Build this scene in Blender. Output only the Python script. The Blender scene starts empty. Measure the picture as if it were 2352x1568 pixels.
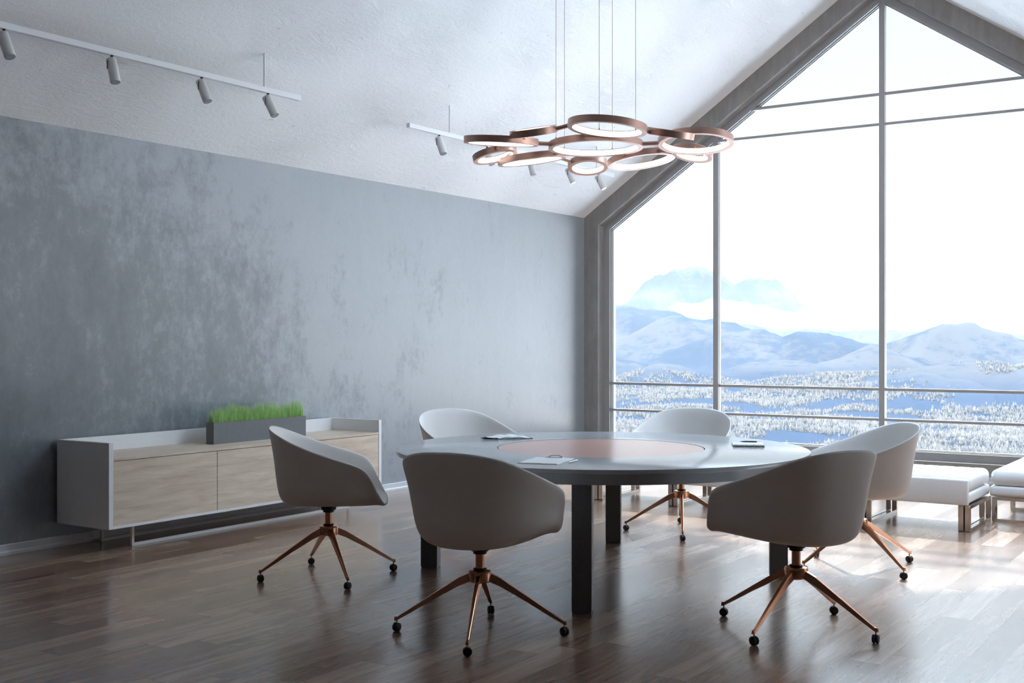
import bpy, bmesh, math, random
import numpy as np
from mathutils import Vector, Matrix, Euler

sc = bpy.context.scene
col = sc.collection
rnd = random.Random(7)

# ------------------------------------------------------------------ camera
CX, CH = 6.7636, 1.35
YAW = math.atan2(1784, 2673)
cam_d = bpy.data.cameras.new('camera')
cam_d.sensor_width = 36.0
cam_d.lens = 36.0 * 2673.0 / 2352.0
cam_d.clip_start = 0.05
cam_d.clip_end = 80000
cam = bpy.data.objects.new('camera', cam_d)
cam.location = (CX, 0, CH)
cam.rotation_euler = (math.pi / 2, 0, YAW)
col.objects.link(cam)
sc.camera = cam

# ------------------------------------------------------------------ world, sun, exposure
WORLD_STRENGTH = 6.0
SUN_STRENGTH = 3.4
sc.view_settings.view_transform = 'Standard'
sc.view_settings.look = 'None'
sc.view_settings.gamma = 1.0
sc.view_settings.use_curve_mapping = False
sc.view_settings.exposure = 0.50
sc.cycles.use_denoising = True
sc.cycles.max_bounces = 10
sc.cycles.diffuse_bounces = 6
sc.cycles.glossy_bounces = 4
sc.cycles.transmission_bounces = 4
sc.cycles.transparent_max_bounces = 12
sc.cycles.volume_bounces = 0
sc.cycles.sample_clamp_indirect = 6.0
sc.cycles.caustics_reflective = False
sc.cycles.caustics_refractive = False

world = bpy.data.worlds.new('winter_sky')
sc.world = world
world.use_nodes = True
wt = world.node_tree
for n in list(wt.nodes):
    wt.nodes.remove(n)
W = wt.nodes.new
out = W('ShaderNodeOutputWorld')
bg = W('ShaderNodeBackground')
bg.inputs['Strength'].default_value = WORLD_STRENGTH
tc = W('ShaderNodeTexCoord')
sep = W('ShaderNodeSeparateXYZ')
wt.links.new(tc.outputs['Generated'], sep.inputs[0])
mr = W('ShaderNodeMapRange')
mr.inputs['From Min'].default_value = -1
mr.inputs['From Max'].default_value = 1
wt.links.new(sep.outputs['Z'], mr.inputs['Value'])
ramp = W('ShaderNodeValToRGB')
cr = ramp.color_ramp
stops = [(0.0, (.70, .74, .80)), (0.44, (.92, .96, 1.0)), (0.488, (.50, .52, .54)), (0.505, (.116, .121, .123)), (0.57, (.112, .120, .124)),
         (0.63, (.108, .119, .127)), (0.65, (.16, .175, .19)), (0.685, (.60, .72, .84)), (0.74, (1.05, 1.28, 1.5)), (1.0, (.95, 1.25, 1.6))]
cr.elements[0].position = stops[0][0]
cr.elements[0].color = (*stops[0][1], 1)
cr.elements[1].position = stops[-1][0]
cr.elements[1].color = (*stops[-1][1], 1)
for p, c in stops[1:-1]:
    e = cr.elements.new(p)
    e.color = (*c, 1)
wt.links.new(mr.outputs[0], ramp.inputs['Fac'])
wt.links.new(ramp.outputs['Color'], bg.inputs['Color'])
wt.links.new(bg.outputs[0], out.inputs['Surface'])

SUN_DIR = Vector((-.285, .959, .82)).normalized()
sun_d = bpy.data.lights.new('sun', 'SUN')
sun_d.energy = SUN_STRENGTH
sun_d.angle = math.radians(1.2)
sun_d.color = (1.0, .93, .84)
sun = bpy.data.objects.new('sun', sun_d)
sun.rotation_euler = SUN_DIR.to_track_quat('Z', 'Y').to_euler()
sun.location = (0, 30, 30)
col.objects.link(sun)

por_d = bpy.data.lights.new('window_portal', 'AREA')
por_d.shape = 'RECTANGLE'
por_d.size = 6.3
por_d.size_y = 4.7
por_d.cycles.is_portal = True
por = bpy.data.objects.new('window_portal', por_d)
por.location = (3.365, 12.05, 2.5)
por.rotation_euler = (-math.pi / 2, 0, 0)
col.objects.link(por)

por2_d = bpy.data.lights.new('added_side_window_portal', 'AREA')  # portal for the added side window
por2_d.shape = 'RECTANGLE'
por2_d.size = 3.95
por2_d.size_y = 2.5
por2_d.cycles.is_portal = True
por2 = bpy.data.objects.new('added_side_window_portal', por2_d)
por2.location = (9.80, 9.4, 1.35)
por2.rotation_euler = (-math.pi / 2, 0, -math.pi / 2)
col.objects.link(por2)

por3_d = bpy.data.lights.new('added_roof_window_portal', 'AREA')  # portal for the added roof window
por3_d.shape = 'RECTANGLE'
por3_d.size = 2.95
por3_d.size_y = 1.7
por3_d.cycles.is_portal = True
por3 = bpy.data.objects.new('added_roof_window_portal', por3_d)
por3.location = (5.25 + .22, 8.15, 5.077 - .684 * (5.25 - 3.365) + .38)
por3.rotation_euler = Vector((math.sin(math.atan(.684)), 0, math.cos(math.atan(.684)))).to_track_quat('Z', 'Y').to_euler()
col.objects.link(por3)

# ------------------------------------------------------------------ node helpers
class MatB:
    def __init__(s, name):
        s.m = bpy.data.materials.new(name)
        s.m.use_nodes = True
        s.t = s.m.node_tree
        s.b = s.t.nodes['Principled BSDF']
        s.o = s.t.nodes['Material Output']

    def n(s, typ, **kw):
        nd = s.t.nodes.new(typ)
        for k, v in kw.items():
            if k.startswith('i_'):
                key = k[2:]
                if key.isdigit():
                    key = int(key)
                else:
                    key = key.replace('_', ' ')
                nd.inputs[key].default_value = v
            else:
                setattr(nd, k, v)
        return nd

    def l(s, a, b):
        s.t.links.new(a, b)

    def math(s, op, a, b=None, c=None, clamp=False):
        nd = s.t.nodes.new('ShaderNodeMath')
        nd.operation = op
        nd.use_clamp = clamp
        for i, v in enumerate((a, b, c)):
            if v is None:
                continue
            if isinstance(v, (int, float)):
                nd.inputs[i].default_value = v
            else:
                s.l(v, nd.inputs[i])
        return nd.outputs[0]

    def coord(s, scale=(1, 1, 1), rot=(0, 0, 0), loc=(0, 0, 0)):
        t = s.n('ShaderNodeTexCoord')
        mp = s.n('ShaderNodeMapping')
        mp.inputs['Scale'].default_value = scale
        mp.inputs['Rotation'].default_value = rot
        mp.inputs['Location'].default_value = loc
        s.l(t.outputs['Object'], mp.inputs['Vector'])
        return mp.outputs[0]

    def noise(s, vec, scale=5, detail=4, rough=.55, dist=0):
        nd = s.n('ShaderNodeTexNoise')
        nd.inputs['Scale'].default_value = scale
        nd.inputs['Detail'].default_value = detail
        nd.inputs['Roughness'].default_value = rough
        nd.inputs['Distortion'].default_value = dist
        s.l(vec, nd.inputs['Vector'])
        return nd.outputs['Fac']

    def ramp(s, fac, stops, interp='LINEAR'):
        nd = s.n('ShaderNodeValToRGB')
        nd.color_ramp.interpolation = interp
        el = nd.color_ramp.elements
        def c4(c):
            return (c, c, c, 1) if isinstance(c, (int, float)) else (*c, 1)
        el[0].position, el[0].color = stops[0][0], c4(stops[0][1])
        el[1].position, el[1].color = stops[-1][0], c4(stops[-1][1])
        for p, c in stops[1:-1]:
            e = el.new(p)
            e.color = c4(c)
        s.l(fac, nd.inputs['Fac'])
        return nd.outputs['Color']

    def mix(s, fac, a, b, blend='MIX'):
        nd = s.n('ShaderNodeMix', data_type='RGBA', blend_type=blend)
        if isinstance(fac, (int, float)):
            nd.inputs[0].default_value = fac
        else:
            s.l(fac, nd.inputs[0])
        for v, k in ((a, 6), (b, 7)):
            if isinstance(v, tuple):
                nd.inputs[k].default_value = (*v, 1)
            else:
                s.l(v, nd.inputs[k])
        return nd.outputs[2]

    def bump(s, h, strength=.3, dist=.01):
        nd = s.n('ShaderNodeBump')
        nd.inputs['Strength'].default_value = strength
        nd.inputs['Distance'].default_value = dist
        s.l(h, nd.inputs['Height'])
        s.l(nd.outputs[0], s.b.inputs['Normal'])
        return nd

    def set(s, color=None, rough=None, metal=None, spec=None, coat=None, coat_rough=None):
        b = s.b.inputs
        if color is not None:
            if isinstance(color, tuple):
                b['Base Color'].default_value = (*color, 1)
            else:
                s.l(color, b['Base Color'])
        if rough is not None:
            if isinstance(rough, (int, float)):
                b['Roughness'].default_value = rough
            else:
                s.l(rough, b['Roughness'])
        if metal is not None:
            b['Metallic'].default_value = metal
        if spec is not None:
            b['Specular IOR Level'].default_value = spec
        if coat is not None:
            b['Coat Weight'].default_value = coat
        if coat_rough is not None:
            b['Coat Roughness'].default_value = coat_rough
        return s.m

M = {}

def speckled(name, color, rough, metal=0, spec=.5, var=.06, scale=30, bump=0.0, coat=None):
    k = MatB(name)
    v = k.coord()
    f = k.noise(v, scale, 3)
    lo = tuple(c * (1 - var) for c in color)
    hi = tuple(min(1, c * (1 + var)) for c in color)
    c = k.ramp(f, [(.3, lo), (.7, hi)])
    k.set(c, rough, metal, spec, coat)
    if bump:
        k.bump(k.noise(v, scale * 12, 2), bump, .002)
    return k.m

# floor planks
k = MatB('floor_planks')
t = k.n('ShaderNodeTexCoord')
sp = k.n('ShaderNodeSeparateXYZ')
k.l(t.outputs['Object'], sp.inputs[0])
X, Y = sp.outputs['X'], sp.outputs['Y']
PW, PL = .1415, .852
xr = k.math('DIVIDE', k.math('SUBTRACT', X, 5.0603), PW)
row = k.math('FLOOR', xr)
fx = k.math('FRACT', xr)
yr = k.math('DIVIDE', k.math('SUBTRACT', k.math('SUBTRACT', Y, 4.736), k.math('MULTIPLY', row, .168)), PL)
pl = k.math('FLOOR', yr)
fy = k.math('FRACT', yr)
ex = k.math('MULTIPLY', k.math('MINIMUM', fx, k.math('SUBTRACT', 1.0, fx)), PW)
ey = k.math('MULTIPLY', k.math('MINIMUM', fy, k.math('SUBTRACT', 1.0, fy)), PL)
edge = k.math('MINIMUM', ex, ey)
gap = k.math('LESS_THAN', edge, .0015)
cid = k.n('ShaderNodeCombineXYZ')
k.l(row, cid.inputs[0]); k.l(pl, cid.inputs[1])
wn = k.n('ShaderNodeTexWhiteNoise', noise_dimensions='3D')
k.l(cid.outputs[0], wn.inputs['Vector'])
rv = wn.outputs['Value']
gv = k.n('ShaderNodeCombineXYZ')
k.l(k.math('ADD', k.math('MULTIPLY', X, 17.0), k.math('MULTIPLY', rv, 37.0)), gv.inputs[0])
k.l(k.math('ADD', k.math('MULTIPLY', Y, 1.6), k.math('MULTIPLY', rv, 11.0)), gv.inputs[1])
k.l(k.math('MULTIPLY', rv, 50.0), gv.inputs[2])
g1 = k.noise(gv.outputs[0], 1.0, 5, .6, .6)
gv2 = k.n('ShaderNodeCombineXYZ')
k.l(k.math('ADD', k.math('MULTIPLY', X, 85.0), k.math('MULTIPLY', rv, 91.0)), gv2.inputs[0])
k.l(k.math('MULTIPLY', Y, 7.0), gv2.inputs[1])
g2 = k.noise(gv2.outputs[0], 1.0, 3, .6)
tone = k.math('ADD', k.math('ADD', k.math('MULTIPLY', g1, .85), k.math('MULTIPLY', g2, .07)), k.math('MULTIPLY', rv, .32))
woodc = k.ramp(tone, [(.40, (.185, .106, .072)), (.60, (.305, .192, .134)), (.78, (.41, .278, .200)), (1.0, (.50, .36, .27))])
woodc = k.mix(gap, woodc, (.052, .058, .034))
k.set(woodc, k.math('ADD', .21, k.math('MULTIPLY', rv, .05)), 0, .8)
k.bump(k.math('SUBTRACT', 1.0, gap), .08, .001)
k.set(coat=.5, coat_rough=.22)
M['floor'] = k.m

# left wall, polished concrete with dark worn patches and a painted light falloff
k = MatB('wall_concrete')
t = k.n('ShaderNodeTexCoord')
sp = k.n('ShaderNodeSeparateXYZ')
k.l(t.outputs['Object'], sp.inputs[0])
v = k.coord((1, 1, .75))
v2 = k.coord((1, 1, .25))
big = k.noise(v, .75, 3, .5)
mid = k.noise(v, 2.6, 9, .72, .1)
streak = k.noise(v2, 5.0, 8, .72)
fine = k.noise(v, 17, 7, .75)
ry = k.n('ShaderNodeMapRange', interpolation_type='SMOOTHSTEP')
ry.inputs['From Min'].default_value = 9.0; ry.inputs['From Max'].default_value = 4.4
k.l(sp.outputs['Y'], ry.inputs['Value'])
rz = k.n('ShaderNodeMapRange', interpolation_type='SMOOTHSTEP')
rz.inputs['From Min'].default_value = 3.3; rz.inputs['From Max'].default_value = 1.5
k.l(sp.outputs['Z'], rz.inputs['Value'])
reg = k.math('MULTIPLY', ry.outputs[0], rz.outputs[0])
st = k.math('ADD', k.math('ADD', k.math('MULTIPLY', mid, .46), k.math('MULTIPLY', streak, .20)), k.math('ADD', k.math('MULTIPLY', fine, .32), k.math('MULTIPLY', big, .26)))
st = k.math('ADD', st, k.math('MULTIPLY', reg, .20))  # region term darkens the end away from the window, painting in fading light
stain_falloff = k.ramp(st, [(.66, 0.0), (.735, .45), (.775, .75), (.86, 1.0)])
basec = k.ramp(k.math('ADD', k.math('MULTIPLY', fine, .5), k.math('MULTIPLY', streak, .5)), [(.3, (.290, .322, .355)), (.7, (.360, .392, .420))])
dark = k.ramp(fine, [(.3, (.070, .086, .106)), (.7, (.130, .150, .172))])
wc = k.mix(k.math('MULTIPLY', stain_falloff, .85), basec, dark)
k.set(wc, k.math('ADD', .30, k.math('MULTIPLY', streak, .16)), 0, 1.0)
k.bump(k.math('ADD', fine, streak), .08, .004)
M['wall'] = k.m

# plaster ceiling
k = MatB('ceiling_plaster')
v = k.coord((1, 1, 1), (0, 0, .5))
vs = k.coord((5.0, 1.3, 3.0), (0, 0, .35))
n1 = k.noise(vs, 3.2, 8, .7, .6)
n2 = k.noise(v, 26, 5, .65)
n3 = k.noise(v, .9, 3, .5)
patch = k.ramp(n3, [(.46, .22), (.66, 1.0)])
ridge = k.math('POWER', k.math('SUBTRACT', 1.0, k.math('MULTIPLY', k.math('ABSOLUTE', k.math('SUBTRACT', n1, .5)), 2.0)), 9.0)
h = k.math('ADD', k.math('MULTIPLY', k.math('MULTIPLY', ridge, patch), .8), k.math('MULTIPLY', n2, .55))
spots = k.ramp(k.noise(k.coord((1.6, .8, 1.2)), 15, 2, .4), [(.74, 0.0), (.79, 1.0)])
cc = k.mix(k.math('MULTIPLY', spots, .4), (.90, .90, .90), (.50, .45, .38))
k.set(cc, .85, 0, .2)
k.bump(h, .52, .013)
M['ceiling'] = k.m

# board concrete of the gable frame
k = MatB('gable_concrete')
v = k.coord((1, 1, .5))
f = k.noise(v, 7, 7, .65)
f2 = k.noise(k.coord((1, 1, .12)), 16, 4, .6)
c = k.ramp(k.math('ADD', k.math('MULTIPLY', f, .6), k.math('MULTIPLY', f2, .4)), [(.3, (.25, .237, .228)), (.7, (.385, .366, .352))])
k.set(c, .7, 0, .3)
k.bump(f, .1, .004)
M['concrete'] = k.m

M['white_paint'] = speckled('white_paint', (.78, .79, .80), .45, var=.01)
M['frame'] = speckled('window_metal', (.38, .373, .370), .42, metal=0.0, spec=.5, var=.02)
M['white_lacquer'] = speckled('white_lacquer', (.84, .85, .87), .35, var=.01)
M['base_white'] = speckled('baseboard_white', (.70, .72, .75), .4, var=.02)
M['shell'] = speckled('chair_shell_plastic', (.76, .735, .715), .5, spec=.4, var=.02, scale=8, bump=.03)
M['copper'] = speckled('chair_copper', (.72, .36, .22), .24, metal=1.0, var=.04)
M['copper_ring'] = speckled('lamp_copper', (.66, .42, .34), .42, metal=.75, var=.04, scale=12)
M['black'] = speckled('black_plastic', (.012, .012, .014), .4, var=.1)
M['table'] = speckled('table_lacquer', (.36, .378, .395), .15, spec=.4, var=.02, scale=4, coat=.0)
M['table_dark'] = speckled('table_leg_grey', (.125, .130, .138), .42, spec=.5, var=.08, scale=60, bump=.05)
M['table_disc'] = speckled('table_disc_copper', (.58, .34, .28), .2, spec=.4, var=.02)
M['chrome'] = speckled('brushed_steel', (.62, .58, .54), .2, metal=1.0, var=.03)
M['leather'] = speckled('white_leather', (.80, .80, .80), .42, spec=.4, var=.015, bump=.03)
M['planter'] = speckled('planter_graphite', (.16, .167, .178), .55, var=.05, bump=.03)
M['soil'] = speckled('planter_soil', (.03, .022, .016), .9, var=.3)
M['paper'] = speckled('paper', (.80, .81, .82), .7, var=.01)
M['cover'] = speckled('notebook_cover', (.02, .02, .022), .5, var=.1)
M['steel_dark'] = speckled('dark_steel', (.10, .10, .11), .3, metal=1.0, var=.05)
M['lens'] = speckled('spot_lens', (.32, .33, .36), .25, var=.03)
M['spot_white'] = speckled('spot_white', (.72, .72, .71), .4, var=.01)

k = MatB('oak_veneer')
v = k.coord((9, 1.0, 9))
g1 = k.noise(v, 2.4, 6, .6, .5)
g2 = k.noise(k.coord((60, 2.2, 60)), 3, 3, .6)
tn = k.math('ADD', k.math('MULTIPLY', g1, .8), k.math('MULTIPLY', g2, .3))
c = k.ramp(tn, [(.35, (.55, .425, .32)), (.55, (.70, .575, .46)), (.75, (.80, .69, .58))])
k.set(c, .48, 0, .4)
M['oak'] = k.m

k = MatB('lamp_diffuser')
k.b.inputs['Emission Color'].default_value = (1, .97, .93, 1)
k.b.inputs['Emission Strength'].default_value = 1.7
k.set((.9, .9, .9), .5)
M['glow'] = k.m

k = MatB('grass_blades')
oi = k.n('ShaderNodeTexCoord')
sp = k.n('ShaderNodeSeparateXYZ')
k.l(oi.outputs['Object'], sp.inputs[0])
f = k.noise(k.coord((1, 1, .2)), 60, 2)
c = k.ramp(f, [(.35, (.38, .60, .20)), (.55, (.62, .84, .40)), (.72, (.82, .94, .66))])
k.set(c, .55, 0, .3)
k.b.inputs['Subsurface Weight'].default_value = 0.0
tr = k.n('ShaderNodeBsdfTranslucent')
k.l(c, tr.inputs['Color'])
mx = k.n('ShaderNodeMixShader', i_0=.4)
k.l(k.b.outputs[0], mx.inputs[1]); k.l(tr.outputs[0], mx.inputs[2])
k.l(mx.outputs[0], k.o.inputs['Surface'])
M['grass'] = k.m

# thin clear glazing
k = MatB('window_glass')
fr = k.n('ShaderNodeFresnel', i_IOR=1.35)
tp = k.n('ShaderNodeBsdfTransparent')
tp.inputs['Color'].default_value = (.985, .99, .99, 1)
gl = k.n('ShaderNodeBsdfGlossy', i_Roughness=.0)
mx = k.n('ShaderNodeMixShader')
k.l(fr.outputs[0], mx.inputs[0]); k.l(tp.outputs[0], mx.inputs[1]); k.l(gl.outputs[0], mx.inputs[2])
k.l(mx.outputs[0], k.o.inputs['Surface'])
M['glass'] = k.m

# ------------------------------------------------------------------ mesh helpers
class MB:
    def __init__(s):
        s.bm = bmesh.new()

    def box(s, a, b, bevel=0, seg=2, mat=None):
        x0, y0, z0 = a
        x1, y1, z1 = b
        vs = [s.bm.verts.new(p) for p in ((x0, y0, z0), (x1, y0, z0), (x1, y1, z0), (x0, y1, z0),
                                          (x0, y0, z1), (x1, y0, z1), (x1, y1, z1), (x0, y1, z1))]
        fs = [s.bm.faces.new([vs[i] for i in f]) for f in
              ((0, 3, 2, 1), (4, 5, 6, 7), (0, 1, 5, 4), (1, 2, 6, 5), (2, 3, 7, 6), (3, 0, 4, 7))]
        if mat is not None:
            bmesh.ops.transform(s.bm, matrix=mat, verts=vs)
        if bevel:
            es = set()
            for f in fs:
                es.update(f.edges)
            bmesh.ops.bevel(s.bm, geom=list(es), offset=bevel, segments=seg, affect='EDGES', profile=.5)
        return s

    def lathe(s, prof, n=32, mat=None, cap0=True, cap1=True):
        rings = []
        for r, z in prof:
            rings.append([s.bm.verts.new((r * math.cos(2 * math.pi * i / n), r * math.sin(2 * math.pi * i / n), z)) for i in range(n)])
        for a, b in zip(rings, rings[1:]):
            for i in range(n):
                s.bm.faces.new((a[i], a[(i + 1) % n], b[(i + 1) % n], b[i]))
        if cap0:
            s.bm.faces.new(rings[0][::-1])
        if cap1:
            s.bm.faces.new(rings[-1])
        if mat is not None:
            bmesh.ops.transform(s.bm, matrix=mat, verts=[v for r in rings for v in r])
        return s

    def cyl(s, p0, p1, r, n=16, r1=None):
        p0, p1 = Vector(p0), Vector(p1)
        d = p1 - p0
        m = Matrix.Translation(p0) @ d.to_track_quat('Z', 'Y').to_matrix().to_4x4()
        return s.lathe([(r, 0), (r if r1 is None else r1, d.length)], n, m)

    def tube(s, pts, r, n=10):
        pts = [Vector(p) for p in pts]
        rings = []
        up = None
        for i, p in enumerate(pts):
            a = pts[max(0, i - 1)]; b = pts[min(len(pts) - 1, i + 1)]
            d = (b - a).normalized()
            if up is None:
                up = d.orthogonal().normalized()
            up = (up - d * up.dot(d)).normalized()
            w = d.cross(up)
            rings.append([s.bm.verts.new(p + r * (math.cos(2 * math.pi * j / n) * up + math.sin(2 * math.pi * j / n) * w)) for j in range(n)])
        for a, b in zip(rings, rings[1:]):
            for j in range(n):
                s.bm.faces.new((a[j], a[(j + 1) % n], b[(j + 1) % n], b[j]))
        s.bm.faces.new(rings[0][::-1])
        s.bm.faces.new(rings[-1])
        return s

    def grid(s, rows, closed=False):
        vr = [[s.bm.verts.new(p) for p in r] for r in rows]
        n = len(vr[0])
        for a, b in zip(vr, vr[1:]):
            for j in range(n if closed else n - 1):
                s.bm.faces.new((a[j], a[(j + 1) % n], b[(j + 1) % n], b[j]))
        return vr

    def prism(s, poly, axis, a, b):
        """extrude a 2D polygon (in the plane normal to axis) between a and b"""
        def P(q, t):
            return {'y': (q[0], t, q[1]), 'x': (t, q[0], q[1]), 'z': (q[0], q[1], t)}[axis]
        va = [s.bm.verts.new(P(q, a)) for q in poly]
        vb = [s.bm.verts.new(P(q, b)) for q in poly]
        n = len(poly)
        s.bm.faces.new(va)
        s.bm.faces.new(vb[::-1])
        for i in range(n):
            s.bm.faces.new((va[i], vb[i], vb[(i + 1) % n], va[(i + 1) % n]))
        return s

    def frame(s, outer, inner, y0, y1):
        """ring between two matching polygons in xz, extruded along y"""
        n = len(outer)
        A = [s.bm.verts.new((p[0], y0, p[1])) for p in outer]
        B = [s.bm.verts.new((p[0], y0, p[1])) for p in inner]
        C = [s.bm.verts.new((p[0], y1, p[1])) for p in outer]
        D = [s.bm.verts.new((p[0], y1, p[1])) for p in inner]
        for i in range(n):
            j = (i + 1) % n
            s.bm.faces.new((A[i], A[j], B[j], B[i]))
            s.bm.faces.new((C[i], D[i], D[j], C[j]))
            s.bm.faces.new((B[i], B[j], D[j], D[i]))
            s.bm.faces.new((A[i], C[i], C[j], A[j]))
        return s

    def build(s, name, mat, parent=None, smooth=False, loc=None, auto=None):
        bmesh.ops.recalc_face_normals(s.bm, faces=s.bm.faces)
        me = bpy.data.meshes.new(name)
        s.bm.to_mesh(me)
        s.bm.free()
        for mm in (mat if isinstance(mat, (list, tuple)) else [mat]):
            me.materials.append(M[mm] if isinstance(mm, str) else mm)
        if smooth or auto:
            for p in me.polygons:
                p.use_smooth = True
            if auto:
                me.set_sharp_from_angle(angle=math.radians(auto))
        o = bpy.data.objects.new(name, me)
        if parent is not None:
            o.parent = parent
        if loc is not None:
            o.location = loc
        col.objects.link(o)
        return o


def empty(name, loc=(0, 0, 0), rz=0):
    o = bpy.data.objects.new(name, None)
    o.empty_display_size = .1
    o.location = loc
    o.rotation_euler = (0, 0, rz)
    col.objects.link(o)
    return o


def tag(o, label=None, cat=None, group=None, kind=None):
    if label: o['label'] = label
    if cat: o['category'] = cat
    if group: o['group'] = group
    if kind: o['kind'] = kind
    return o


def children(o, allobs):
    return [c for c in allobs if c.parent is o]


def copy_tree(o, parent=None):
    allobs = list(bpy.data.objects)
    def rec(src, par):
        c = src.copy()
        col.objects.link(c)
        c.parent = par
        for ch in children(src, allobs):
            rec(ch, c)
        return c
    return rec(o, parent)


def S(o):
    o['kind'] = 'structure'
    return o

# ------------------------------------------------------------------ room shell
L = 11.635
RW, EV, SL = 6.73, 2.775, .684
AX = RW / 2
AZ = EV + SL * AX
XR = 9.4          # side bay beyond the roof's right-hand eave
YB = -4.2
TH = .25

S(MB().box((-.3, YB - .3, -.2), (XR + .3, L + .4, 0)).build('floor', 'floor'))
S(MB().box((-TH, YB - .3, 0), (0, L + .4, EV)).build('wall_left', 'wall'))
WY0, WY1, WZ0, WZ1 = 7.4, 11.4, .10, 2.6
m = MB()
m.box((XR, YB, 0), (XR + TH, WY0, EV))
m.box((XR, WY1, 0), (XR + TH, L + .4, EV))
m.box((XR, WY0, 0), (XR + TH, WY1, WZ0))
m.box((XR, WY0, WZ1), (XR + TH, WY1, EV))
S(m.build('wall_right', 'concrete'))
S(MB().prism([(-TH, 0), (XR + TH, 0), (XR + TH, EV + .3), (RW, EV + .3), (AX, AZ + .3), (-TH, EV)], 'y', YB - .25, YB).build('wall_back', 'concrete'))
c = MB()
c.prism([(-TH, EV - SL * TH), (AX, AZ), (AX, AZ + .3), (-TH, EV + .3)], 'y', YB, L + .4)
SX0, SX1, SY0, SY1 = 4.05, 6.45, 7.3, 9.0       # unseen roof window added to the right-hand slope for fill light
def rs(x): return AZ - SL * (x - AX)
for q in ((YB, SY0), (SY1, L + .4)):
    c.prism([(AX, AZ), (RW, EV), (XR + TH, EV), (XR + TH, EV + .3), (RW + .1, EV + .3), (AX, AZ + .3)], 'y', *q)
c.prism([(AX, AZ), (SX0, rs(SX0)), (SX0, rs(SX0) + .3), (AX, AZ + .3)], 'y', SY0, SY1)
c.prism([(SX1, rs(SX1)), (RW, EV), (XR + TH, EV), (XR + TH, EV + .3), (SX1, rs(SX1) + .3)], 'y', SY0, SY1)
win3 = S(empty('added_roof_window', (0, 0, 0)))
m = MB()
for xa in (SX0, SX0 + .8, SX1 - .8 - .05, SX1 - .05):
    m.prism([(xa, rs(xa) + .12), (xa + .05, rs(xa + .05) + .12), (xa + .05, rs(xa + .05) + .2), (xa, rs(xa) + .2)], 'y', SY0, SY1)
m.build('window_frame', 'frame', win3)
MB().prism([(SX0, rs(SX0) + .155), (SX1, rs(SX1) + .155), (SX1, rs(SX1) + .161), (SX0, rs(SX0) + .161)], 'y', SY0, SY1).build('glass_pane', 'glass', win3)
S(c.build('ceiling', 'ceiling'))
# solid end wall of the side bay
S(MB().box((RW, L, 0), (XR, L + .4, EV)).build('wall_front', 'concrete'))
# baseboards with a small step
b = MB()
b.prism([(0, 0), (.026, 0), (.026, .016), (.020, .022), (.016, .026), (.016, .062), (.012, .066), (0, .066)], 'y', YB, L)
S(b.build('baseboard_left', 'base_white'))
b = MB()
b.prism([(L, 0), (L - .022, 0), (L - .022, .016), (L - .016, .022), (L - .016, .066), (L, .066)], 'x', .0, RW)
S(b.build('baseboard_front', 'base_white'))


def gable(d, db=None):
    """gable outline moved inwards by d (db at the floor)"""
    db = d if db is None else db
    kx = math.sqrt(1 + SL * SL)
    z_e = EV + SL * d - d * kx
    return [(d, db), (RW - d, db), (RW - d, z_e), (AX, AZ - d * kx), (d, z_e)]

# concrete gable frame with the glazed window inside
S(MB().frame(gable(0, 0), gable(.18, .187), L, L + .40).build('trim_1', 'concrete'))
win = S(empty('window_1', (0, 0, 0)))
Y1 = 11.777
f = MB()
f.frame(gable(.178, .185), gable(.254, .261), Y1, Y1 + .035)
f.frame(gable(.178, .185), gable(.262, .269), Y1 + .035, Y1 + .065)
f.frame(gable(.178, .185), gable(.270, .277), Y1 + .065, Y1 + .12)
f.build('window_frame', 'frame', win)
kx = math.sqrt(1 + SL * SL)
def slope_z(x, d=.25):
    xx = min(x, RW - x)
    return EV + SL * xx - d * kx
for xm, w in ((1.570, .057), (AX, .054), (RW - 1.570, .057)):
    m = MB()
    x0, x1 = xm - w / 2, xm + w / 2
    pts = [(x0, .255), (x1, .255), (x1, slope_z(x1))]
    if xm == AX:
        pts.append((AX, slope_z(AX)))
    pts.append((x0, slope_z(x0)))
    m.prism(pts, 'y', Y1, Y1 + .075)
    m.build('mullion', 'frame', win)
for z0, z1 in ((.553, .578), (.856, .883), (3.518, 3.545), (3.819, 3.849)):
    m = MB()
    if z0 < 1:
        a0, a1 = .25, RW - .25
        pts = [(a0, z0), (a1, z0), (a1, z1), (a0, z1)]
    else:
        q0 = (z0 + .25 * kx - EV) / SL
        q1 = (z1 + .25 * kx - EV) / SL
        pts = [(q0, z0), (RW - q0, z0), (RW - q1, z1), (q1, z1)]
    m.prism(pts, 'y', Y1 + .004, Y1 + .07)
    m.build('rail' if z0 < 1 else 'transom', 'frame', win)
edges = [.26, 1.57, AX, RW - 1.57, RW - .26]
g_out = gable(.262, .269)
for a, b_ in zip(edges, edges[1:]):
    m = MB()
    pts = [(a, .265), (b_, .265), (b_, slope_z(b_, .262)), (a, slope_z(a, .262))]
    m.prism(pts, 'y', Y1 + .050, Y1 + .056)
    m.build('glass_pane', 'glass', win)

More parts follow.
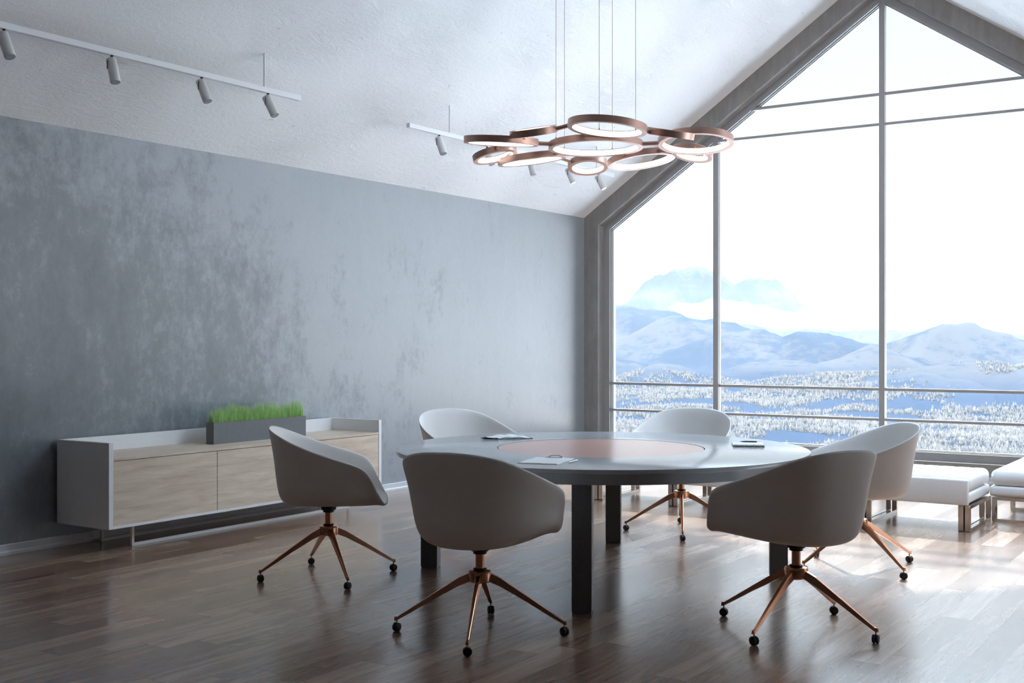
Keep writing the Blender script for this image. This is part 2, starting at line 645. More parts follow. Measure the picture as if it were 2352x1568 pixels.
win2 = S(empty('added_side_window', (0, 0, 0)))  # unseen side window, added to brighten the room from the right
m = MB()
m.box((XR + .08, WY0, WZ0), (XR + .16, WY0 + .05, WZ1)); m.box((XR + .08, WY1 - .05, WZ0), (XR + .16, WY1, WZ1))
m.box((XR + .08, WY0 + .05, WZ0), (XR + .16, WY1 - .05, WZ0 + .05)); m.box((XR + .08, WY0 + .05, WZ1 - .05), (XR + .16, WY1 - .05, WZ1))
m.build('window_frame', 'frame', win2)
for i in range(1, 3):
    yy = WY0 + (WY1 - WY0) * i / 3
    MB().box((XR + .08, yy - .027, WZ0 + .05), (XR + .16, yy + .027, WZ1 - .05)).build('mullion', 'frame', win2)
for i in range(3):
    ya = WY0 + (WY1 - WY0) * i / 3 + (.05 if i == 0 else .027)
    yb_ = WY0 + (WY1 - WY0) * (i + 1) / 3 - (.05 if i == 2 else .027)
    MB().box((XR + .117, ya, WZ0 + .05), (XR + .123, yb_, WZ1 - .05)).build('glass_pane', 'glass', win2)

# ------------------------------------------------------------------ sideboard
SB = tag(empty('sideboard', (0, 0, 0)), 'long low white sideboard with oak doors on sled legs against the grey wall', 'sideboard')
SB.location = (.29, 6.03, 0)
def sb(m, name, mat, parent=None, **kw):
    for v in m.bm.verts:
        v.co -= Vector((.29, 6.03, 0)) if parent is None else Vector((0, 0, 0))
    return m.build(name, mat, parent or SB, **kw)
y0, y1, zb, zt = 4.703, 7.361, .157, .706
sb(MB().box((.028, y0, zb), (.562, y0 + .034, zt), .0015), 'side_panel', 'white_lacquer')
sb(MB().box((.028, y1 - .034, zb), (.562, y1, zt), .0015), 'side_panel', 'white_lacquer')
sb(MB().box((.028, y0 + .034, zb), (.048, y1 - .034, zt), .0015), 'back_panel', 'white_lacquer')
sb(MB().box((.048, y0 + .034, zb), (.562, y1 - .034, zb + .018), .0015), 'bottom_panel', 'white_lacquer')
sb(MB().box((.048, y0 + .034, .590), (.560, y1 - .034, .606), .001), 'top', 'oak')
dw = (y1 - y0 - .068) / 3
for i in range(3):
    a = y0 + .034 + dw * i + .0025
    b_ = a + dw - .005
    sb(MB().box((.542, a, zb + .0185), (.559, b_, .5865), .001), 'door', 'oak')
for x in (.085, .400):
    m = MB()
    t_ = .019
    m.box((x - .010, 5.0, 0), (x + .010, 5.0 + t_, zb), .001)
    m.box((x - .010, 7.145 - t_, 0), (x + .010, 7.145, zb), .001)
    m.box((x - .010, 5.0 + t_, 0), (x + .010, 7.145 - t_, t_), .001)
    sb(m, 'sled_leg', 'white_lacquer')

# planter with grass on the sideboard
PLX0, PLX1, PLY0, PLY1, PLZ = .219, .299, 5.802, 6.750, .606
PT = tag(empty('grass_planter', ((PLX0 + PLX1) / 2, (PLY0 + PLY1) / 2, PLZ)), 'long dark grey planter box of bright green grass on the oak sideboard top', 'planter')
hw, hl, hh = (PLX1 - PLX0) / 2, (PLY1 - PLY0) / 2, .155
m = MB()
m.box((-hw, -hl, 0), (hw, hl, .012))
for a, b_ in (((-hw, -hl, .012), (-hw + .006, hl, hh)), ((hw - .006, -hl, .012), (hw, hl, hh)),
              ((-hw + .006, -hl, .012), (hw - .006, -hl + .006, hh)), ((-hw + .006, hl - .006, .012), (hw - .006, hl, hh))):
    m.box(a, b_)
m.build('planter_box', 'planter', PT)
MB().box((-hw + .006, -hl + .006, .012), (hw - .006, hl - .006, hh - .015)).build('soil', 'soil', PT)
gr = MB()
r2 = random.Random(3)
for i in range(5200):
    bx = r2.uniform(-hw + .008, hw - .008)
    by = r2.uniform(-hl + .01, hl - .012)
    hgt = r2.uniform(.090, .140) * (1 + .10 * math.sin(by * 19) + .08 * math.sin(by * 47 + 1))
    a = r2.uniform(0, 2 * math.pi)
    ln = r2.uniform(.0, .30) * hgt
    lx, ly = math.cos(a) * ln * .45, math.sin(a) * ln + .10 * hgt * math.sin(by * 11)
    if by > hl - .05: ly = -abs(ly) * .2
    if by < -hl + .05: ly = ly - .1 * hgt
    wv = Vector((math.cos(a + 1.3), math.sin(a + 1.3), 0)) * .0011
    prev = None
    for t_ in (0, .4, .75, 1.0):
        p = Vector((bx + lx * t_ * t_, by + ly * t_ * t_, hh - .016 + hgt * t_))
        w = wv * (1 - t_ * .92)
        q = (gr.bm.verts.new(p - w), gr.bm.verts.new(p + w))
        if prev:
            gr.bm.faces.new((prev[0], prev[1], q[1], q[0]))
        prev = q
gobj = gr.build('grass', 'grass', PT)
gobj['kind'] = 'stuff'
gobj['label'] = 'dense bright green grass blades'

# ------------------------------------------------------------------ table
TC = Vector((3.405, 5.966, 0))
TB = tag(empty('round_table', TC, math.radians(24.4)), 'large round grey meeting table with a copper disc set in its middle', 'table')
TR, TZ = 1.197, .729
DR = .6
m = MB()
pr = [(DR + .006, TZ), (TR - .004, TZ), (TR - .001, TZ - .001), (TR, TZ - .004), (TR, TZ - .020), (TR - .003, TZ - .024), (TR - .035, TZ - .024), (DR + .006, TZ - .024)]
rings = []
n = 160
m.lathe(pr + [pr[0]], n, None, False, False)
bmesh.ops.remove_doubles(m.bm, verts=m.bm.verts, dist=1e-5)
m.build('tabletop', 'table', TB, auto=30)
m = MB()
m.lathe([(1.10, .646), (1.128, .646), (1.128, .705), (1.10, .705), (1.10, .646)], n, None, False, False)
bmesh.ops.remove_doubles(m.bm, verts=m.bm.verts, dist=1e-5)
m.build('apron', 'table', TB, auto=30)
MB().lathe([(1.10, .690), (1.10, .7045)], n).build('under_board', 'table_dark', TB, auto=30)
m = MB()
m.lathe([(DR, .706), (DR, TZ - .0025), (DR - .0015, TZ - .001)], 140)
m.build('center_disc', 'table_disc', TB, auto=30)
for i in range(4):
    a = i * math.pi / 2
    mt = Matrix.Rotation(a, 4, 'Z') @ Matrix.Translation((1.02, 0, 0))
    m = MB()
    m.box((-.05, -.05, .008), (.05, .05, .6455), .002, 1, mt)
    m.box((-.047, -.047, 0), (.047, .047, .010), 0, 1, mt)
    m.build('leg', 'table_dark', TB)

# ------------------------------------------------------------------ chairs
def bspline(P, ts):
    """clamped cubic B-spline through control list"""
    n = len(P)
    kn = [0] * 4 + [i / (n - 3) for i in range(1, n - 3)] + [1] * 4
    res = []
    for t in ts:
        t = min(max(t, 0), 1 - 1e-9)
        N = [1.0 if kn[i] <= t < kn[i + 1] else 0.0 for i in range(len(kn) - 1)]
        for d in range(1, 4):
            for i in range(len(kn) - 1 - d):
                a = (t - kn[i]) / (kn[i + d] - kn[i]) * N[i] if kn[i + d] > kn[i] else 0
                b = (kn[i + d + 1] - t) / (kn[i + d + 1] - kn[i + 1]) * N[i + 1] if kn[i + d + 1] > kn[i + 1] else 0
                N[i] = a + b
        v = Vector((0, 0, 0))
        for i in range(n):
            v += N[i] * P[i]
        res.append(v)
    return res


def catmull(P, per):
    """closed? no: open centripetal-ish interpolation through points"""
    out = []
    for i in range(len(P) - 1):
        p0 = P[max(i - 1, 0)]; p1 = P[i]; p2 = P[i + 1]; p3 = P[min(i + 2, len(P) - 1)]
        for j in range(per):
            t = j / per
            out.append(.5 * ((2 * p1) + (p2 - p0) * t + (2 * p0 - 5 * p1 + 4 * p2 - p3) * t * t + (3 * p1 - p0 - 3 * p2 + p3) * t ** 3))
    out.append(P[-1].copy())
    return out

# rim control points of the right half (x right, y forward), from back centre to front centre
RIM = [(0, -.338, .868), (.125, -.328, .862), (.236, -.280, .838), (.308, -.190, .796), (.342, -.070, .748), (.352, .055, .706), (.348, .150, .675),
       (.341, .210, .645), (.330, .245, .600), (.310, .275, .535), (.290, .303, .480), (.266, .322, .450), (.215, .334, .440), (.12, .340, .434), (0, .342, .432)]
BOT = [(0, -.285), (.105, -.275), (.19, -.232), (.250, -.155), (.280, -.06), (.288, .045), (.288, .13), (.285, .18), (.280, .215), (.272, .25), (.262, .28), (.244, .300), (.200, .310), (.112, .318), (0, .320)]
def make_shell():
    rim = catmull([Vector(p) for p in RIM], 4)
    bot = catmull([Vector((p[0], p[1], 0)) for p in BOT], 4)
    rows = []
    half = []
    ts = [i / 16 for i in range(17)]
    nR = len(rim)
    for r, b in zip(rim, bot):
        zb = .414
        C = Vector((0, .02, zb))
        hgt = r.z - zb
        fr = max(0.0, min(1.0, 1 - hgt / .22))      # 1 at the front lip
        B = Vector((b.x, b.y, zb))
        bow = .030 * (abs(b.x) / .288) ** 2
        P1 = C.lerp(B, .45); P1.z = zb + bow * .1
        P2 = C.lerp(B, .76); P2.z = zb + bow * .40 + .006 * fr
        P3 = C.lerp(B, .975); P3.z = zb + bow * (1 - .25 * fr) + .024 * (1 - .7 * fr)
        out = Vector((r.x, r.y, 0)) - Vector((b.x, b.y, 0))
        P4 = Vector((b.x, b.y, 0)) + out * (.24 + .4 * fr); P4.z = zb + hgt * (.38 + .2 * fr)
        P5 = Vector((b.x, b.y, 0)) + out * (.52 + .25 * fr); P5.z = zb + hgt * (.74 + .1 * fr)
        half.append(bspline([C, P1, P2, P3, P4, P5, r], ts))
    full = half + [[Vector((-p.x, p.y, p.z)) for p in h] for h in half[-2:0:-1]]
    m = MB()
    # rows along t, closed around
    c0 = m.bm.verts.new(full[0][0])
    vr = []
    for ti in range(1, len(ts)):
        vr.append([m.bm.verts.new(h[ti]) for h in full])
    N = len(full)
    for j in range(N):
        m.bm.faces.new((c0, vr[0][j], vr[0][(j + 1) % N]))
    for a, b in zip(vr, vr[1:]):
        for j in range(N):
            m.bm.faces.new((a[j], a[(j + 1) % N], b[(j + 1) % N], b[j]))
    return m

def make_chair():
    ch = empty('office_chair')
    base = math.radians(18.5)
    sh = make_shell().build('shell', 'shell', ch, smooth=True)
    so = sh.modifiers.new('solid', 'SOLIDIFY')
    so.thickness = .011
    so.offset = -1
    so.use_even_offset = True
    ss = sh.modifiers.new('sub', 'SUBSURF')
    ss.levels = 1
    ss.render_levels = 1
    m = MB()
    m.lathe([(.040, .420), (.0445, .410), (.0445, .388), (.040, .383), (.0315, .383), (.0315, .371), (.028, .369)], 32)
    m.build('seat_mount', 'black', ch, auto=35)
    MB().lathe([(.0208, .300), (.0208, .371)], 28).build('post', 'copper', ch, auto=35)
    MB().lathe([(.026, .293), (.0305, .295), (.0305, .302), (.024, .304)], 28).build('gasket', 'black', ch, auto=35)
    m = MB()
    m.lathe([(.040, .238), (.049, .240), (.0545, .246), (.0555, .283), (.052, .291), (.044, .294), (.022, .294)], 36)
    m.build('hub', 'copper', ch, auto=35)
    R = .391
    for i in range(4):
        a = base + i * math.pi / 2
        rot = Matrix.Rotation(a, 4, 'Z')
        secs = [(.044, .283, .243, .0175), (.10, .257, .219, .0150), (.22, .180, .152, .0120), (.34, .101, .080, .0095), (.388, .070, .053, .0085), (.402, .069, .050, .0082)]
        m = MB()
        prev = None
        for (x, zt_, zb_, w) in secs:
            q = [m.bm.verts.new(rot @ Vector(p)) for p in ((x, -w, zb_), (x, w, zb_), (x, w * .62, zt_), (x, -w * .62, zt_))]
            if prev:
                for j in range(4):
                    m.bm.faces.new((prev[j], prev[(j + 1) % 4], q[(j + 1) % 4], q[j]))
            else:
                m.bm.faces.new(q[::-1])
            prev = q
        m.bm.faces.new(prev)
        bmesh.ops.recalc_face_normals(m.bm, faces=m.bm.faces)
        bmesh.ops.bevel(m.bm, geom=[e for e in m.bm.edges], offset=.0014, segments=1, affect='EDGES')
        leg = m.build('leg', 'copper', ch)
        m = MB()
        m.cyl(rot @ Vector((.391, 0, .036)), rot @ Vector((.391, 0, .054)), .0038, 10)
        m.build('caster_pin', 'copper', leg)
        cy = [0.7, 1.9, 2.8, .2][i] + a
        mt = Matrix.Translation(rot @ Vector((R, 0, .0205))) @ Matrix.Rotation(cy, 4, 'Z') @ Matrix.Rotation(math.pi / 2, 4, 'Y')
        m = MB()
        for s_ in (-1, 1):
            m.lathe([(.012, s_ * .0015), (.0195, s_ * .002), (.0205, s_ * .005), (.0205, s_ * .010), (.019, s_ * .0135), (.015, s_ * .0155), (.008, s_ * .016)], 28, mt)
        m.lathe([(.010, -.003), (.010, .003)], 12, mt)
        m.build('caster', 'black', leg, auto=30)
    return ch

ch_specs = [  # x, y, radial angle, swivel, label
    (2.170, 4.982, 219.4, 0, 'light grey bucket chair between the sideboard and the table, seen side on'),
    (3.652, 4.395, 278.9, 0, 'light grey bucket chair turned away, its back overlapping the white clipboard'),
    (4.839, 5.288, 333.8, 0, 'light grey bucket chair turned away, its back overlapping another chair behind it'),
    (4.619, 6.943, 38.2, 0, 'light grey bucket chair half hidden by another chair, in front of the bench end'),
    (3.175, 7.545, 98.2, 0, 'light grey bucket chair on the window side of the table, in front of the glass'),
    (1.971, 6.644, 158.0, 0, 'light grey bucket chair against the grey wall, behind the open notebook'),
]
proto = make_chair()
for i, (x, y, ra, sw, lab) in enumerate(ch_specs):
    o = proto if i == 0 else copy_tree(proto)
    o.location = (x, y, 0)
    # chair's +y faces the table centre; base angle 0 is measured from +x
    o.rotation_euler = (0, 0, math.radians(ra + 90 + sw))
    tag(o, lab, 'chair', 'bucket chairs around the round table')

# ------------------------------------------------------------------ things on the table
TZT = TZ
# open notebook
NB = tag(empty('open_notebook', (2.575, 6.235, TZT), math.radians(50)), 'open black notebook with white pages on the table nearest the wall', 'notebook')
m = MB()
m.box((-.135, -.098, 0), (.135, .098, .003), .001, 1)
m.build('cover', 'cover', NB)
m = MB()
for s_ in (-1, 1):
    rows = []
    for i in range(13):
        t_ = i / 12
        x = s_ * .128 * t_
        z = .0035 + .0105 * math.sin(min(1, t_ * 1.35 + .08) * math.pi) ** .8 * (1 - .35 * t_) + .002 * (1 - t_)
        rows.append([(x, -.093, z), (x, .093, z)])
    vr = m.grid(rows)
    lo = [[(r[0][0], r[0][1], .0031), (r[1][0], r[1][1], .0031)] for r in rows]
    vl = m.grid(lo)
    for a in range(12):
        for e_ in (0, 1):
            m.bm.faces.new((vr[a][e_], vr[a + 1][e_], vl[a + 1][e_], vl[a][e_]))
    m.bm.faces.new((vr[-1][0], vr[-1][1], vl[-1][1], vl[-1][0]))
m.build('pages', 'paper', NB, auto=40)
MB().box((.004, -.100, .0075), (.010, .100, .0085)).build('ribbon_marker', 'cover', NB)

def pen(name, p0, p1, r, mat1, mat2, label, z=TZT):
    p0 = Vector((*p0, z + r)); p1 = Vector((*p1, z + r))
    d = (p1 - p0)
    e_ = empty(name, (p0 + p1) / 2)
    e_.location.z = z
    q = d.to_track_quat('Z', 'Y').to_matrix().to_4x4()
    ln = d.length
    mt = Matrix.Translation((0, 0, r)) @ q @ Matrix.Translation((0, 0, -ln / 2))
    m = MB(); m.lathe([(.0008, 0), (r * .6, .012), (r, .022), (r, ln * .92)], 16, mt); m.build('barrel', mat1, e_, auto=30)
    m = MB(); m.lathe([(r * .98, ln * .92), (r * .98, ln * .97), (r * .6, ln)], 16, mt); m.build('cap', mat2, e_, auto=30)
    return tag(e_, label, 'pen')
pen('ballpoint_pen', (2.470, 6.070), (2.590, 6.098), .0045, 'black', 'steel_dark', 'black pen lying flat beside the open notebook')
# clipboard
ang = math.atan2(.054, .206)
CB = tag(empty('clipboard', (3.560, 5.123, TZT), ang), 'white clipboard with paper on the table behind the front chair', 'clipboard')
MB().box((-.107, -.159, 0), (.107, .159, .003), .001, 1).build('board', 'paper', CB)
MB().box((-.103, -.153, .0032), (.103, .148, .0052)).build('paper_sheet', 'paper', CB)
m = MB()
m.box((-.050, .133, .0054), (.050, .157, .0075), .001, 1)
m.tube([(-.040, .157, .007), (-.025, .160, .014), (0, .161, .016), (.025, .160, .014), (.040, .157, .007)], .0022, 8)
m.build('clip', 'chrome', CB)
pen('silver_pen', (3.712, 5.090), (3.690, 5.222), .0045, 'white_lacquer', 'chrome', 'silver pen lying next to the white clipboard')
# spiral notebook
a_ = math.atan2(.077, .166)
SN = tag(empty('spiral_notebook', (4.070, 6.582, TZT), a_), 'white spiral bound notepad on the window side of the table', 'notebook')
MB().box((-.092, -.110, 0), (.092, .110, .009), .001, 1).build('pages', 'paper', SN)
m = MB()
for i in range(22):
    x = -.086 + i * .172 / 21
    pts = [(x, -.110 + .0075 * math.cos(t_), .0055 + .0075 * math.sin(t_) + .0025) for t_ in [j * 2 * math.pi / 12 for j in range(13)]]
    m.tube(pts, .0014, 6)
m.build('spiral_binding', 'steel_dark', SN, smooth=True)
pen('black_pen', (3.990, 6.655), (4.080, 6.700), .0042, 'black', 'steel_dark', 'black pen lying on top of the spiral notepad', TZT + .0092)

# ------------------------------------------------------------------ benches
def rr_loop(w, h, t, r, depth, mat):
    """rounded rectangular bar loop in local xz, thickness t, extruded in y by depth"""
    def rr(x0, z0, x1, z1, r, n=5):
        out = []
        for (cx, cz, a0) in ((x1 - r, z1 - r, 0), (x0 + r, z1 - r, 90), (x0 + r, z0 + r, 180), (x1 - r, z0 + r, 270)):
            for i in range(n + 1):
                a = math.radians(a0 + 90 * i / n)
                out.append((cx + r * math.cos(a), cz + r * math.sin(a)))
        return out
    m = MB()
    m.frame(rr(0, 0, w, h, r), rr(t, t, w - t, h - t, max(.004, r - t * .6)), 0, depth)
    bmesh.ops.transform(m.bm, matrix=mat, verts=m.bm.verts)
    return m

def cushion(x0, y0, x1, y1, z0, z1, r=.032, tuft=True, nx=84, ny=44):
    """soft box with rounded edges and quilted top"""
    m = MB()
    cx, cy = (x0 + x1) / 2, (y0 + y1) / 2
    hx, hy = (x1 - x0) / 2, (y1 - y0) / 2
    def pt(u, v, top):
        x, y = u * hx, v * hy
        ex = max(0, abs(x) - (hx - r)) / r
        ey = max(0, abs(y) - (hy - r)) / r
        e_ = min(1, math.hypot(ex, ey))
        drop = 1 - math.sqrt(max(0, 1 - e_ * e_))
        hz = (z1 - z0) / 2
        rz = min(r, hz)
        z = (hz - rz * drop)
        if ex and ey and math.hypot(ex, ey) > 1:
            s_ = 1 / math.hypot(ex, ey)
            x = math.copysign(hx - r + ex * s_ * r, x)
            y = math.copysign(hy - r + ey * s_ * r, y)
        if top and tuft:
            q = max(0, 1 - e_) 
            d1 = abs(math.sin((x + hx) / (2 * hx) * math.pi * round(2 * hx / .12)))
            d2 = abs(math.sin((y + hy) / (2 * hy) * math.pi * round(2 * hy / .12)))
            z -= q * (.0045 * (1 - d1) ** 3 + .0045 * (1 - d2) ** 3 + .006 * ((1 - d1) * (1 - d2)) ** 2)
        return Vector((cx + x, cy + y, (z0 + z1) / 2 + (z if top else -z)))
    def warp(i, n):
        t = i / n * 2 - 1
        return math.copysign(1 - (1 - abs(t)) ** 1.25, t)
    for top in (True, False):
        rows = [[pt(warp(i, nx), warp(j, ny), top) for j in range(ny + 1)] for i in range(nx + 1)]
        m.grid(rows)
    bmesh.ops.remove_doubles(m.bm, verts=m.bm.verts, dist=2e-4)
    # side skirt between the two halves
    be = [e for e in m.bm.edges if e.is_boundary]
    if be:
        bmesh.ops.bridge_loops(m.bm, edges=be)
    return m

def make_bench(length):
    """local: x along the bench 0..length, y 0 (panel side) .. .73 depth"""
    bn = empty('leather_bench')
    MB().box((0, 0, .188), (length, .036, .372), .014, 4).build('side_panel', 'leather', bn, auto=40)
    MB().box((.004, .0365, .195), (length - .004, .74, .272), .020, 4).build('base_cushion', 'leather', bn, auto=40)
    cushion(.002, .037, length - .002, .735, .273, .392, .045).build('seat_cushion', 'leather', bn, smooth=True)
    xs = [.035 + i * (length - .11 - .0) / 2 for i in range(3)]
    for x in xs:
        for dx in (0, .046):
            mt = Matrix.Translation((x + dx, .03, 0)) @ Matrix.Rotation(math.pi / 2, 4, 'Z') @ Matrix.Translation((0, 0, 0))
            rr_loop(.70, .187, .024, .012, -.036, mt).build('leg_frame', 'chrome', bn)
        
    for x in xs:
        MB().box((x + .036, .05, .006), (x + .046, .065, .180)).build('spacer', 'black', bn)
    return bn
B1 = make_bench(1.51)
B1.location = (3.372, 8.620, 0)
tag(B1, 'long white leather bench under the window, right behind the chairs', 'bench', 'white leather benches by the window')
B2 = copy_tree(B1)
B2.location = (1.795, 8.620, 0)
tag(B2, 'white leather bench by the window, mostly hidden behind the table', 'bench', 'white leather benches by the window')
B3 = copy_tree(B1)
B3.location = (5.640, 9.225, 0)
B3.rotation_euler = (0, 0, math.pi / 2)
tag(B3, 'white leather bench pointing at the window, cut by the frame edge', 'bench', 'white leather benches by the window')

# ------------------------------------------------------------------ track lights
def make_track():
    """local origin at the near end of the bar's underside; bar runs along +y, 3.43 m"""
    LN = 3.431
    T = empty('track_light')
    MB().box((-.0175, 0, 0), (.0175, LN, .036), .0015, 1).build('track_bar', 'white_lacquer', T)
    for y in (.561, LN - .347):
        m = MB()
        m.cyl((0, y, .036), (0, y, .272), .0078, 14)
        m.build('stem', 'white_lacquer', T)
    tilts = [(-.1, 24), (.05, 26), (.0, 17), (.15, 24), (.2, 29)]
    ys = [.415, 1.115, 1.825, 2.525, LN - .312]
    for y, (az, tl) in zip(ys, tilts):
        # head: cylinder hangs from a thin metal yoke
        a = math.radians(tl)
        piv = Vector((0, y, -.052))
        R = Matrix.Rotation(az, 4, 'Z') @ Matrix.Rotation(-a, 4, 'Y')
        mt = Matrix.Translation(piv) @ R
        m = MB()
        m.lathe([(.0285, .032), (.031, .028), (.031, -.118), (.030, -.121)], 32, mt)
        hd = m.build('spotlight', 'spot_white', T, auto=35)
        m = MB(); m.lathe([(.028, -.1215), (.028, -.1225)], 32, mt); m.build('lens', 'lens', hd, auto=35)
        m = MB()
        m.cyl((0, y, 0), (0, y, -.012), .009, 14)
        m.cyl((0, y, -.010), (0, y, -.020), .004, 10)
        rz = Matrix.Rotation(az, 4, 'Z')
        pts = []
        for j in range(17):
            b_ = math.pi * j / 16
            pts.append(Vector((0, .034 * math.cos(b_), -.052 + .034 * math.sin(b_))))
        pts = [Vector((0, .034, -.088)), Vector((0, .034, -.07))] + pts + [Vector((0, -.034, -.07)), Vector((0, -.034, -.088))]
        m.tube([Matrix.Translation((0, y, 0)) @ rz @ p for p in pts], .0028, 8)
        m.build('yoke', 'steel_dark', hd, smooth=True)
    return T
T1 = make_track()
T1.location = (.845, 2.685, 3.079)
tag(T1, 'white track light above the sideboard, hanging off the sloped ceiling', 'track light', 'white ceiling tracks with spotlights')
T2 = copy_tree(T1)
T2.location = (.845, 7.355, 3.079)
tag(T2, 'white track light farther off, passing behind the copper ring lamp', 'track light', 'white ceiling tracks with spotlights')

# ------------------------------------------------------------------ ring pendant
RINGS = {  # centre of the lower face, outer radius, axis (pointing up)
    'A': ((2.991, 5.539, 2.484), 0.216, (0.0963, -0.0618, 0.9934)),
    'B': ((3.279, 5.440, 2.495), 0.133, (0.0062, -0.2539, 0.9672)),
    'C': ((3.672, 5.564, 2.501), 0.217, (0.0739, 0.0677, 0.9950)),
    'D': ((3.381, 5.952, 2.479), 0.277, (-0.0104, 0.0084, 0.9999)),
    'E': ((3.921, 6.167, 2.484), 0.216, (-0.0537, 0.1166, 0.9917)),
    'F': ((3.886, 5.898, 2.493), 0.136, (0.2257, -0.0914, 0.9699)),
    'G': ((3.763, 6.453, 2.471), 0.124, (0.1011, 0.2248, 0.9692)),
    'H': ((3.419, 6.464, 2.463), 0.210, (-0.1442, -0.0059, 0.9895)),
    'I': ((3.041, 6.451, 2.457), 0.128, (-0.1385, 0.2032, 0.9693)),
    'J': ((2.860, 6.073, 2.464), 0.212, (-0.0717, -0.1077, 0.9916)),
    'K': ((2.746, 5.839, 2.469), 0.137, (-0.2376, -0.0544, 0.9698)),
}
LP = tag(empty('ring_chandelier', (0, 0, 0)), 'copper pendant lamp of eleven linked glowing rings above the table', 'pendant lamp')
BH, BWD = .038, .0265
rc = {}
LPO = Vector(RINGS['D'][0])
LP.location = LPO
for nm, (c0, R, up) in RINGS.items():
    c0 = Vector(c0); up = Vector(up).normalized()
    q = up.to_track_quat('Z', 'Y').to_matrix().to_4x4()
    mt = Matrix.Translation(c0 - LPO) @ q
    wd = BWD
    m = MB()
    m.lathe([(R - wd, 0), (R - .001, 0), (R, .001), (R, BH - .001), (R - .001, BH), (R - wd, BH), (R - wd, BH - .003), (R - wd + .004, BH - .003), (R - wd + .004, .003), (R - wd, .003), (R - wd, 0)], 96, mt, False, False)
    bmesh.ops.remove_doubles(m.bm, verts=m.bm.verts, dist=1e-6)
    ro = m.build('ring', 'copper_ring', LP, auto=35)
    m = MB()
    m.lathe([(R - wd + .0005, .0031), (R - wd + .0005, BH - .0031), (R - wd + .0035, BH - .0031), (R - wd + .0035, .0031), (R - wd + .0005, .0031)], 96, mt, False, False)
    bmesh.ops.remove_doubles(m.bm, verts=m.bm.verts, dist=1e-6)
    m.build('light_strip', 'glow', ro, auto=35)
    rc[nm] = (c0, R, up)
links = MB()
def rim_pt(a, target):
    c0, R, up = rc[a]
    m_ = c0 + up * BH / 2
    d = target - m_
    d -= up * d.dot(up)
    return m_ + d.normalized() * (R - .004)
for a, b in (('A', 'D'), ('B', 'C'), ('C', 'D'), ('D', 'E'), ('J', 'D'), ('J', 'I'), ('K', 'A'), ('K', 'J'), ('H', 'D'), ('H', 'G'), ('C', 'F'), ('F', 'E'), ('E', 'G'), ('A', 'B'), ('H', 'E')):
    ca, cb = rc[a][0], rc[b][0]
    pa = rim_pt(a, cb); pb = rim_pt(b, ca)
    if (pa - pb).length < .004 or (pa - pb).length > .34:
        continue
    m = MB()
    m.cyl(pa - LPO, pb - LPO, .0125, 16)
    m.build('link_rod', 'copper_ring', LP, auto=35)
for p in ((3.126, 6.020, 2.512), (3.349, 6.214, 2.513), (3.248, 5.724, 2.516), (3.538, 5.717, 2.537), (3.748, 5.755, 2.519)):
    p = Vector(p)
    zc = EV + SL * min(p.x, RW - p.x)
    m = MB()
    m.cyl(p - LPO, Vector((p.x, p.y, zc + .01)) - LPO, .0014, 8)
    m.cyl(p - LPO, p + Vector((0, 0, .012)) - LPO, .004, 8)
    m.cyl(Vector((p.x, p.y, zc - .02)) - LPO, Vector((p.x, p.y, zc + .012)) - LPO, .012, 12)
    m.build('cable', 'copper_ring', LP)

# ------------------------------------------------------------------ landscape outside
def vnoise(x, y, seed):
    """smooth value noise on arrays"""
    xi = np.floor(x).astype(np.int64); yi = np.floor(y).astype(np.int64)
    fx_, fy_ = x - xi, y - yi
    fx_ = fx_ * fx_ * fx_ * (fx_ * (fx_ * 6 - 15) + 10); fy_ = fy_ * fy_ * fy_ * (fy_ * (fy_ * 6 - 15) + 10)
    def h(a, b):
        n_ = (a * 374761393 + b * 668265263 + seed * 982451653) & 0x7fffffff
        n_ = ((n_ ^ (n_ >> 13)) * 1274126177) & 0x7fffffff
        return ((n_ ^ (n_ >> 16)) & 0xffff) / 65535.0
    return (h(xi, yi) * (1 - fx_) + h(xi + 1, yi) * fx_) * (1 - fy_) + (h(xi, yi + 1) * (1 - fx_) + h(xi + 1, yi + 1) * fx_) * fy_

def fbm(x, y, o=5, seed=1, g=.5, ridged=False):
    s_ = np.zeros_like(x); a = 1.0; t = 0
    for i in range(o):
        n_ = vnoise(x * 2 ** i + 13.7 * i, y * 2 ** i + 7.1 * i, seed + i)
        if ridged:
            n_ = 1 - np.abs(2 * n_ - 1)
        s_ += a * n_; t += a; a *= g
    return s_ / t

